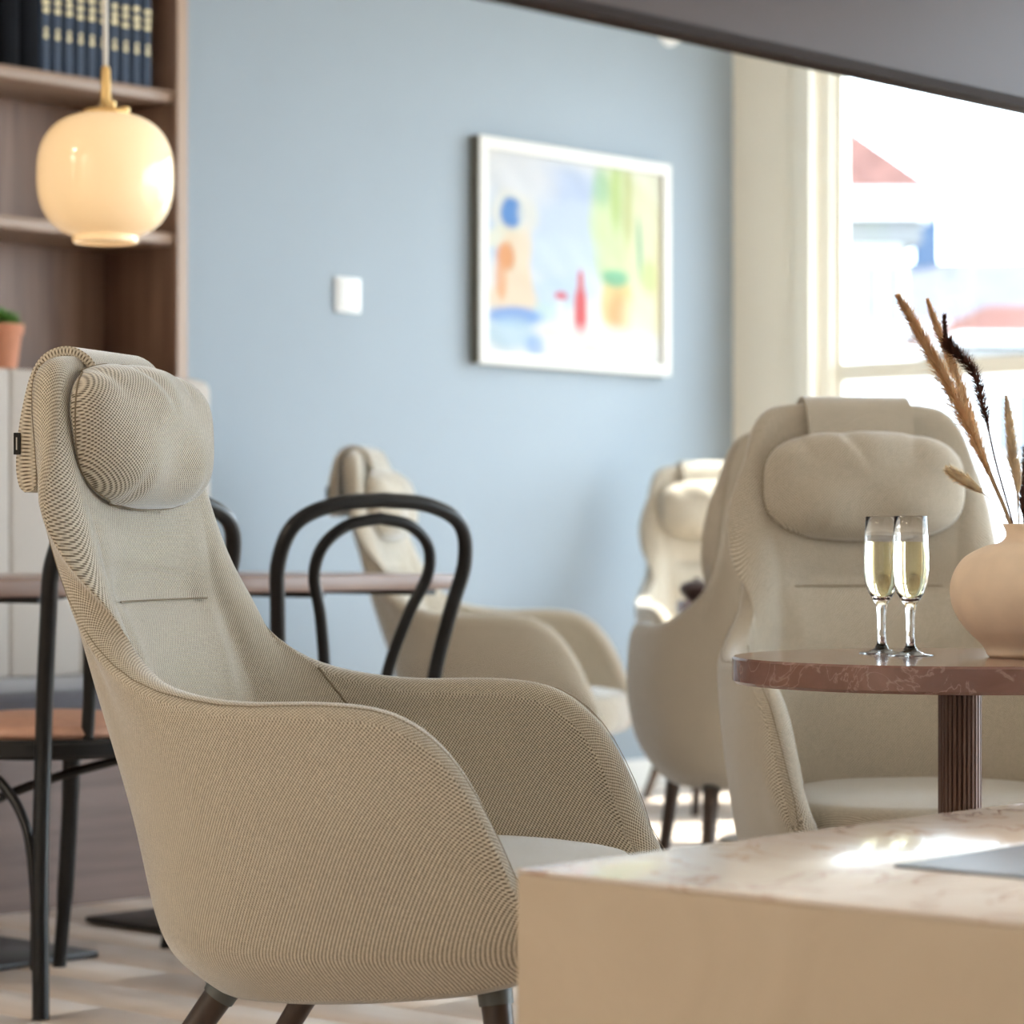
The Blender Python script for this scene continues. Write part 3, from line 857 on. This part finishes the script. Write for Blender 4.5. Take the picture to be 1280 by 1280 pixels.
# ------------------------------------------------------------------ painting, thermostat, alarm dome on the blue wall
def wallx(px): 
    t = (px-640)/FPX
    Z = Y1/(CA-SA*t); return cw(t*Z, Z)[0], Z
xa, Za = wallx(588); xb_, Zb = wallx(827)
pz0 = CAMZ-(454-675)*Za/FPX; pz1 = CAMZ-(170-675)*Za/FPX
W_, H_ = xb_-xa, pz1-pz0
pa = empty('painting', ((xa+xb_)/2, Y1, pz0))
tag(pa, 'framed pastel painting of a bather, red bottle and green potted plant on the blue wall', 'painting')
fd = 0.040; fwid = 0.036
w2 = W_/2
fr = box('frame', [(-w2, -w2+fwid, -fd, -0.002, 0, H_), (w2-fwid, w2, -fd, -0.002, 0, H_), (-w2+fwid, w2-fwid, -fd, -0.002, 0, fwid), (-w2+fwid, w2-fwid, -fd, -0.002, H_-fwid, H_)], M['artframe'], pa)
for sx in (-1, 1):
    box('frame_side', (min(w2*sx, (w2+0.003)*sx), max(w2*sx, (w2+0.003)*sx), -fd+0.004, -0.002, 0, H_), M['artframe_side'], pa)
# canvas: brush strokes laid over each other as colour on a fine grid
gw, gh = 150, 110
cwid, chei = W_-2*fwid, H_-2*fwid
S, Tt = np.meshgrid(np.linspace(0, 1, gw), np.linspace(0, 1, gh))
img = np.zeros((gh, gw, 3)); img[:] = (0.93, 0.92, 0.90)
rs = np.random.RandomState(4)
wob = sum(np.sin(S*rs.uniform(8, 40)+Tt*rs.uniform(8, 40)+rs.uniform(0, 6))*0.25 for _ in range(6))
def blob(cx, cy, rx, ry, col, al=1.0, ang=0, soft=0.35, pw_=2.0):
    global img
    a = math.radians(ang); dx, dy = S-cx, (Tt-cy)
    u = (dx*math.cos(a)+dy*math.sin(a))/rx; v = (-dx*math.sin(a)+dy*math.cos(a))/ry
    d = (np.abs(u)**pw_+np.abs(v)**pw_)**(1/pw_)+wob*0.07
    m = np.clip((1+soft/2-d)/soft, 0, 1)*al
    img = img*(1-m[..., None])+np.array(col)*m[..., None]
blob(.38, .66, .30, .32, (.62, .73, .93), .75, 0, .7, 3)
blob(.45, .88, .24, .08, (.60, .68, .90), .6, -3, .6)
blob(.20, .88, .18, .14, (.88, .88, .90), .9, 0, .8)
blob(.05, .62, .09, .16, (.55, .68, .93), .7, 0, .6)
blob(.42, .52, .22, .10, (.74, .83, .97), .7, 0, .6)
blob(.38, .32, .20, .08, (.58, .72, .88), .6, 10, .7)
blob(.30, .22, .12, .05, (.62, .82, .78), .6, 0, .7)
blob(.74, .70, .13, .34, (.78, .88, .48), .85, 0, .5, 3)
blob(.90, .62, .11, .40, (.92, .90, .62), .85, 0, .6, 3)
blob(.80, .82, .03, .22, (.62, .62, .30), .6, 0, .7)
blob(.64, .88, .05, .10, (.45, .68, .45), .7, 0, .7)
blob(.73, .86, .03, .18, (.55, .70, .25), .6, 0, .8)
blob(.87, .60, .014, .16, (.35, .60, .42), .8, 2, .7)
blob(.93, .45, .05, .10, (.74, .84, .40), .7, 0, .7)
blob(.62, .70, .05, .12, (.80, .90, .52), .6, 0, .8)
blob(.74, .29, .095, .15, (.93, .72, .34), .85, 0, .35, 2.6)
blob(.74, .26, .05, .10, (.85, .42, .22), .55, 0, .8)
blob(.73, .43, .075, .045, (.28, .62, .42), .85, 0, .6)
blob(.90, .24, .12, .12, (.97, .93, .70), .7, 0, .8)
blob(.975, .40, .012, .35, (.95, .80, .45), .6, 0, .8)
blob(.155, .70, .13, .11, (.93, .90, .80), .9, -8, .5)
blob(.10, .58, .12, .055, (.90, .88, .72), .9, 18, .5)
blob(.145, .70, .062, .075, (.16, .34, .72), .95, 0, .35)
blob(.225, .70, .05, .075, (.86, .85, .80), .8, 0, .6)
blob(.17, .38, .085, .22, (.95, .76, .56), .95, 6, .35, 2.4)
blob(.145, .27, .13, .085, (.95, .78, .60), .95, 0, .4)
blob(.20, .52, .05, .12, (.95, .80, .62), .9, -12, .5)
blob(.11, .48, .05, .07, (.90, .42, .20), .9, 0, .5)
blob(.085, .36, .032, .10, (.92, .48, .26), .8, 4, .6)
blob(.16, .185, .15, .05, (.28, .45, .84), .9, 3, .5)
blob(.15, .10, .15, .08, (.58, .74, .86), .8, 0, .6)
blob(.27, .05, .05, .05, (.40, .56, .90), .7, 0, .7)
blob(.415, .31, .035, .022, (.80, .14, .18), .9, 0, .6)
blob(.41, .235, .018, .06, (.92, .95, .95), .8, 0, .7)
blob(.527, .23, .034, .125, (.82, .12, .12), .95, 0, .4, 3.5)
blob(.527, .385, .015, .07, (.80, .14, .14), .9, 0, .5, 3)
blob(.40, .12, .12, .03, (.96, .84, .76), .7, 0, .8)
blob(.70, .08, .28, .09, (.96, .95, .93), .8, 0, .8)
blob(.60, .06, .08, .02, (.95, .92, .62), .5, 0, .8)
img = np.clip(img*(1+wob[..., None]*0.03), 0, 1)
img = np.clip(0.54*(img-(1-img)*0.22), 0.02, 1)
V = [(-cwid/2+cwid*S[j, i], -fd+0.014, fwid+chei*Tt[j, i]) for j in range(gh) for i in range(gw)]
F = [(j*gw+i, j*gw+i+1, (j+1)*gw+i+1, (j+1)*gw+i) for j in range(gh-1) for i in range(gw-1)]
cm, nt, b = newmat('painted_canvas')
at = N(nt, 'ShaderNodeVertexColor'); at.layer_name = 'paint'
nt.links.new(at.outputs['Color'], b.inputs['Base Color']); b.inputs['Roughness'].default_value = 0.55
cv = mesh('canvas', V, F, cm, pa, smooth=False)
ca = cv.data.color_attributes.new('paint', 'FLOAT_COLOR', 'POINT')
flat = np.ones((gh*gw, 4)); flat[:, :3] = img.reshape(-1, 3)
ca.data.foreach_set('color', flat.ravel())
xs, Zs = wallx(433)
th = empty('wall_thermostat', (xs, Y1, CAMZ+(675-369)*Zs/FPX))
tag(th, 'small square white room control panel on the blue wall', 'switch')
box('back_plate', (-.050, .050, -.010, -.001, -.050, .050), M['plastic'], th, 0.003, 2)
box('rocker', (-.035, .035, -.016, -.009, -.036, .036), M['plastic'], th, 0.003, 2)
xs, Zs = wallx(836)
al = empty('alarm_dome', (xs, Y1, CAMZ+(675-36)*Zs/FPX))
tag(al, 'small white dome fitting high on the blue wall under the dark screen edge', 'alarm')
V = lathe('dome', [(0.0, 0.030), (.03, .028), (.05, .018), (.058, .0), (.058, -.001), (0, -.001)], M['plastic'], al, 32)
V.data.transform(Matrix.Rotation(PI/2, 4, 'X'))

# ------------------------------------------------------------------ fluted round table with glasses and vase
TR, TH = 0.31, 0.641
def make_round(X, Z):
    e, c = cw(X, Z)
    r = empty('side_table', (e, c, 0))
    lathe('table_top', [(0, TH-.036), (TR-.004, TH-.036), (TR, TH-.032), (TR, TH-.003), (TR-.003, TH), (0, TH)], M['brownmarble'], r, 128, autosmooth=30)
    sp = box('support_bar', [(-.20, .20, -.022, .022, TH-.041, TH-.036), (-.022, .022, -.20, .20, TH-.041, TH-.036)], M['blackmetal'], r)
    lathe('mount_hub', [(0, TH-.052), (.05, TH-.050), (.07, TH-.042), (0, TH-.041)], M['blackmetal'], r, 32)
    # fluted column
    nf = 28; seg = nf*8; V, F = [], []
    for z in (0.014, TH-.045):
        for k in range(seg):
            a = 2*PI*k/seg; q = (k % 8)/8
            rr = 0.0295-0.0026*(math.cos(2*PI*q)**2 if abs(q-0.0) < 2 and math.cos(2*PI*q) > 0 else 0)
            V.append((rr*math.cos(a), rr*math.sin(a), z))
    for k in range(seg): F.append((k, (k+1) % seg, seg+(k+1) % seg, seg+k))
    mesh('fluted_column', V, F, M['flute'], r, autosmooth=35)
    lathe('base_disc', [(0, 0.002), (.20, .002), (.20, .010), (.19, .014), (0, .016)], M['blackmetal'], r, 64)
    return r
tb = make_round(0.611, 3.82)
tag(tb, 'round red-brown marble side table with fluted column carrying the champagne glasses', 'table', 'round marble side tables')
tb2 = make_round(0.745, 7.40)
tag(tb2, 'distant round side table, its edge just visible between two far lounge chairs', 'table', 'round marble side tables')
bo = empty('bowl', (*pix(871, 7.36), TH))
tag(bo, 'small dark brown bowl on the distant side table', 'bowl')
lathe('bowl_body', [(0, 0), (.025, 0), (.030, .004), (.042, .018), (.047, .034), (.044, .034), (.036, .018), (.022, .008), (0, .007)], M['bowl'], bo, 40)
lathe('bowl_lid', [(.046, .034), (.040, .044), (.02, .052), (.008, .054), (.008, .060), (0, .061)], M['bowl'], bo, 40)

def make_flute():
    r = empty('champagne_glass')
    # bowl foot at z .066 ; rim at .192
    outer = [(0.0, 0.0), (.031, 0.0), (.0316, .0008), (.030, .0014), (.020, .0030), (.0105, .0065), (.0064, .014), (.0052, .026), (.0056, .046), (.0070, .062), (.0085, .070), (.0125, .0755), (.0190, .0860), (.0235, .100), (.0250, .118), (.0250, .140), (.0240, .165), (.0224, .191), (.0220, .192)]
    inner = [(.0213, .1912), (.0228, .165), (.0238, .140), (.0238, .118), (.0223, .1005), (.0178, .0870), (.0110, .0775), (.0, .0750)]
    lathe('glass', outer+inner, M['glass'], r, 64, autosmooth=50)
    e = 0.0003
    wine = [(0.0, .0755), (.0108, .0780), (.0176, .0873), (.0221, .1008), (.0236, .118), (.0236, .140), (.0230, .1565), (0.0, .1560)]
    w = lathe('sparkling_wine', wine, M['wine'], r, 64, autosmooth=50)
    rn = random.Random(11); V, F = [], []
    for k in range(46):
        a = rn.uniform(0, 2*PI); rr = .0205*math.sqrt(rn.random()); z = rn.uniform(.092, .1545); s = rn.uniform(.00025, .0006)
        bm = bmesh.new(); bmesh.ops.create_icosphere(bm, subdivisions=1, radius=s)
        b = len(V); bm.verts.ensure_lookup_table()
        V += [(v.co.x+rr*math.cos(a), v.co.y+rr*math.sin(a), v.co.z+z) for v in bm.verts]
        F += [tuple(b+v.index for v in f.verts) for f in bm.faces]; bm.free()
    o = mesh('bubbles', V, F, M['glass'], r); o['kind'] = 'stuff'
    return r
fl = make_flute(); fl.location = (*pix(1102, 3.93), TH)
tag(fl, 'flute of sparkling white wine on the marble table, the left one', 'glass', 'champagne glasses')
c = copy_tree(fl, (*pix(1138, 3.86), TH), 0.4); c['label'] = 'flute of sparkling white wine on the marble table, the right one nearest the vase'
VZ = 3.80
vx, vy = pix(1282, VZ)
va = empty('vase', (vx, vy, TH))
tag(va, 'squat sand-coloured ceramic vase holding dried grasses', 'vase')
vp = [(0, 0), (.048, 0), (.052, .004), (.058, .016), (.082, .040), (.097, .064), (.102, .088), (.098, .112), (.083, .135), (.056, .150), (.036, .155), (.0275, .162), (.0265, .170), (.030, .179), (.0305, .181), (.027, .181), (.0235, .170), (.0245, .160), (.034, .150), (.08, .132), (.09, .096), (.06, .03), (0, .02)]
vpp = [tuple(p) for p in crom([(a, b, 0) for a, b in vp[2:15]], 60)]
lathe('vase_body', vp[:2]+[(a, b) for a, b, _ in vpp]+vp[15:], M['vase'], va, 72, autosmooth=60)
# dried grasses: each stem a thing with stalk and plume
def grass(name, pixpts, Zs, plume_from, wmax, nh, hl, mat, smat, label, stalk_r=0.0012, droop=0.5, tipfade=0.75, seed=1, cat='dried grass'):
    """pixpts: image points root -> tip, Zs: depth along the stem"""
    P = []
    for (px, py), Z in zip(pixpts, Zs):
        e, c = pix(px, Z); P.append((e, c, CAMZ-(py-675)*Z/FPX))
    base = Vector(P[0])
    root = empty(name, base)
    tag(root, label, cat, 'dried grasses in the vase')
    C = crom([Vector(p)-base for p in P], 60)
    tube('stalk', [tuple(p) for p in C], [stalk_r]*60, smat, root, 6)
    rn = random.Random(seed); V, F = [], []
    i0 = int(59*plume_from)
    for k in range(nh):
        t = rn.random(); f = i0+(59-i0)*t; i = min(int(f), 58); fr_ = f-i
        p = Vector(C[i]).lerp(Vector(C[i+1]), fr_); d = (Vector(C[i+1])-Vector(C[i])).normalized()
        if droop > 0.75:      # bottlebrush: even width, thin bent tip
            prof_ = min(1, t/0.12) if t < 0.74 else 0.38
        elif tipfade > 0.5:   # feathery plume
            prof_ = math.sin(min(1, t/0.25)*PI/2)*(1-t)**0.5
        else:                 # bunny tail
            prof_ = math.sin(PI*min(1, 0.12+0.88*(1-t)))**0.5
        side = Vector((rn.gauss(0, 1), rn.gauss(0, 1), rn.gauss(0, 1))); side -= d*side.dot(d); side.normalize()
        w = wmax*max(0.06, prof_)
        ln = hl*rn.uniform(.5, 1.5)*max(0.25, prof_)
        st0 = p+side*w*rn.random()**1.3*0.55
        dirv = (d*rn.uniform(.7, 1.2)+side*droop*rn.uniform(.4, 1.8)).normalized()
        en = st0+dirv*ln
        wd_ = d.cross(side)*0.00055
        md = st0.lerp(en, .55)+d*ln*0.05
        b = len(V)
        V += [st0-wd_, st0+wd_, md+wd_*0.9, md-wd_*0.9, en]
        F += [(b, b+1, b+2, b+3), (b+3, b+2, b+4)]
    o = mesh('plume', V, F, mat, root, smooth=False); o['kind'] = 'stuff'
    return root
Zv = VZ
grass('dried_grass', [(1268, 700), (1262, 655), (1235, 590), (1200, 510), (1165, 445), (1140, 400), (1123, 371)], [Zv, Zv, Zv-.01, Zv-.02, Zv-.03, Zv-.04, Zv-.05], 0.33, 0.0125, 4200, 0.026, M['plume_tan'], M['stalk'], 'long tan feathery grass stem, leaning furthest left out of the vase', 0.0018, 0.7, seed=1)
grass('dried_grass', [(1270, 700), (1264, 655), (1238, 590), (1212, 520), (1190, 455), (1172, 410), (1160, 377)], [Zv+.01, Zv+.01, Zv+.01, Zv+.02, Zv+.02, Zv+.03, Zv+.03], 0.35, 0.0100, 2600, 0.021, M['plume_tan'], M['stalk'], 'tan feathery grass stem between the leftmost plume and the dark brown stem', 0.0016, 0.7, seed=2)
grass('dried_grass', [(1274, 700), (1266, 655), (1244, 575), (1232, 520), (1217, 465), (1195, 440), (1183, 425), (1180, 395)], [Zv]*8, 0.38, 0.0098, 3000, 0.013, M['plume_dark'], M['stalk_dark'], 'dark brown bottlebrush grass stem with a bent tip', 0.0013, 1.3, seed=3)
grass('bunny_tail_grass', [(1276, 700), (1260, 652), (1245, 632), (1228, 616), (1208, 602), (1186, 588)], [Zv, Zv, Zv-.02, Zv-.03, Zv-.04, Zv-.05], 0.60, 0.0105, 2200, 0.011, M['plume_pale'], M['stalk'], 'small pale bunny-tail grass head hanging low to the left of the vase', 0.0006, 0.45, 0.2, seed=4)
grass('dried_grass', [(1278, 700), (1274, 655), (1271, 610), (1266, 570), (1262, 530), (1258, 497)], [Zv+.01]*6, 0.42, 0.0120, 2400, 0.016, M['plume_pale'], M['stalk'], 'pale upright feathery grass stem near the right photo edge', 0.0010, 0.5, seed=5)
grass('bunny_tail_grass', [(1280, 700), (1274, 655), (1273, 625), (1272, 605), (1271, 578)], [Zv-.02]*5, 0.60, 0.0075, 1400, 0.008, M['plume_pale'], M['stalk'], 'small upright bunny-tail grass head in front of the pale plume', 0.0006, 0.4, 0.2, seed=6)
grass('dried_grass', [(1286, 700), (1280, 655), (1281, 615), (1284, 575), (1287, 530)], [Zv]*5, 0.30, 0.0098, 2200, 0.012, M['plume_dark'], M['stalk_dark'], 'dark brown grass stem cut by the right photo edge', 0.0012, 0.8, seed=7)

# ------------------------------------------------------------------ stone block table in the foreground
bx, by = pix(645, 2.53)
bk = empty('block_table', (bx, by, 0))
tag(bk, 'low beige stone block table with pale veined marble top in the near right corner', 'table')
box('body', (0.0, 1.05, -1.15, 0.0, 0.0, 0.4985), M['blockside'], bk, 0.003, 2)
box('stone_top', (0.0, 1.05, -1.15, 0.0, 0.4985, 0.503), M['palemarble'], bk, 0.0015, 1)
sx, sy = pix(1117, 0.297*FPX/(1084-675))
tr = box('inset_plate', (0, 0.52, -0.42, 0, 0, 0.003), M['slate'], None, 0.001, 1)
tr.location = (sx, sy, 0.503)
tag(tr, 'flat blue-grey plate lying on the pale stone block table', 'plate')

# ------------------------------------------------------------------ ceiling-hung screen
tv = empty('television', (2.24, 1.5, 1.234))
tag(tv, 'large switched-off dark brown screen hanging across the upper right corner', 'television')
box('screen', (-0.70, 0.70, -0.004, 0.0, 0.010, 0.80), M['screen'], tv)
box('bezel', [(-0.71, 0.71, -0.006, 0.0, 0.0, 0.010), (-0.71, 0.71, -0.006, 0.0, 0.80, 0.81), (-0.71, -0.70, -0.006, 0.0, 0.010, 0.80), (0.70, 0.71, -0.006, 0.0, 0.010, 0.80)], M['bezel'], tv)
box('housing', (-0.71, 0.71, 0.0, 0.024, 0.0, 0.81), M['bezel'], tv, 0.003, 2)
lathe('ceiling_pole', [(.022, .35), (.022, ZC-1.234)], M['blackmetal'], tv, 24, loc=(0, 0.055, 0))
box('mount_bracket', (-.2, .2, 0.024, 0.034, .30, .60), M['blackmetal'], tv)
box('ceiling_plate', (-.09, .09, 0.0, 0.11, ZC-1.234-0.008, ZC-1.234), M['blackmetal'], tv)

# ------------------------------------------------------------------ outside: ground, houses across the street
GZ = -3.0
st(box('ground', (X1+1.0, 90, -60, 60, GZ-0.3, GZ), M['ground']))
def hz(py, Z): return CAMZ-(py-675)*Z/FPX
VIEW = math.atan2(CA, SA)
def house(px0, px1, Z, depth, ytop_wall, over, eave_h, roofh, wallm, roofm, label, wins_=(), ridge=0.5, turn=0.0):
    """front looks roughly back at the room; columns of its front at depth Z give the width"""
    e, c = pix((px0+px1)/2, Z)
    r = empty('house', (e, c, GZ), VIEW+math.radians(turn)); tag(r, label, 'house')
    wdt = (px1-px0)*Z/FPX; h = hz(ytop_wall, Z)-GZ
    box('wall', (0, depth, -wdt/2, wdt/2, 0, h), wallm, r)
    o = over
    box('eave', (-o, depth+o, -wdt/2-o, wdt/2+o, h, h+eave_h), M['house_white'], r)
    box('eave_shade_band', (-o*0.6, depth+o*0.6, -wdt/2-o*0.6, wdt/2+o*0.6, h-eave_h*0.8, h), M['house_shade'], r)  # dark band under the eave, its shade put into the colour
    z0 = h+eave_h
    y0_, y1_ = -wdt/2-o, wdt/2+o
    V = [(-o, y0_, z0), (depth+o, y0_, z0), (depth+o, y1_, z0), (-o, y1_, z0), (depth*0.45, y0_*ridge, z0+roofh), (depth*0.55, y0_*ridge, z0+roofh), (depth*0.55, y1_*ridge, z0+roofh), (depth*0.45, y1_*ridge, z0+roofh)]
    F = [(0, 3, 2, 1), (4, 5, 6, 7), (0, 1, 5, 4), (1, 2, 6, 5), (2, 3, 7, 6), (3, 0, 4, 7)]
    mesh('roof', V, F, roofm, r, smooth=False)
    for (fy, z, w, hh) in wins_:
        f = box('window', (-0.05, 0.02, fy*wdt-w/2, fy*wdt+w/2, z-GZ, z-GZ+hh), M['house_white'], r)
        for sgn in (-1, 1):
            a_, b_ = sorted((fy*wdt+sgn*0.04, fy*wdt+sgn*(w/2-0.08)))
            box('pane', (-0.07, -0.04, a_, b_, z-GZ+0.08, z-GZ+hh-0.08), M['house_glass'], f)
    return r
house(985, 1128, 40.0, 6.0, 276, 0.40, 0.42, 1.35, M['house_white'], M['roof_red'], 'white house with red hipped roof seen through the window, left of the others', [(-0.32, 3.8, 0.7, 1.0)], ridge=0.25)
hg = house(1125, 1420, 62.0, 9.0, 417, 0.3, 0.25, 1.75, M['house_white'], M['roof_grey'], 'house with a long grey roof behind the dried grasses, outside the window', [(0.3, 3.0, 0.9, 1.4), (0.1, 3.0, 0.9, 1.4)], ridge=0.93, turn=-6)
house(1215, 1470, 48.0, 7.0, 432, 0.3, 0.2, 0.75, M['house_white'], M['roof_red'], 'low house with red roof at the right edge outside the window', [(0.3, 2.2, 0.8, 1.2), (0.1, 2.2, 0.8, 1.2)], ridge=0.35, turn=4)
zz = hz(262, 66.0)-GZ
tw = box('roof_tower', (3.7, 4.3, 1.55, 2.15, 3.0, zz), M['house_blue'], hg)
mesh('tower_cap', [(3.65, 1.5, zz), (4.35, 1.5, zz), (4.35, 2.2, zz), (3.65, 2.2, zz), (4.0, 1.85, zz+0.35)], [(0, 1, 2, 3), (0, 1, 4), (1, 2, 4), (2, 3, 4), (3, 0, 4)], M['house_blue'], tw, smooth=False)
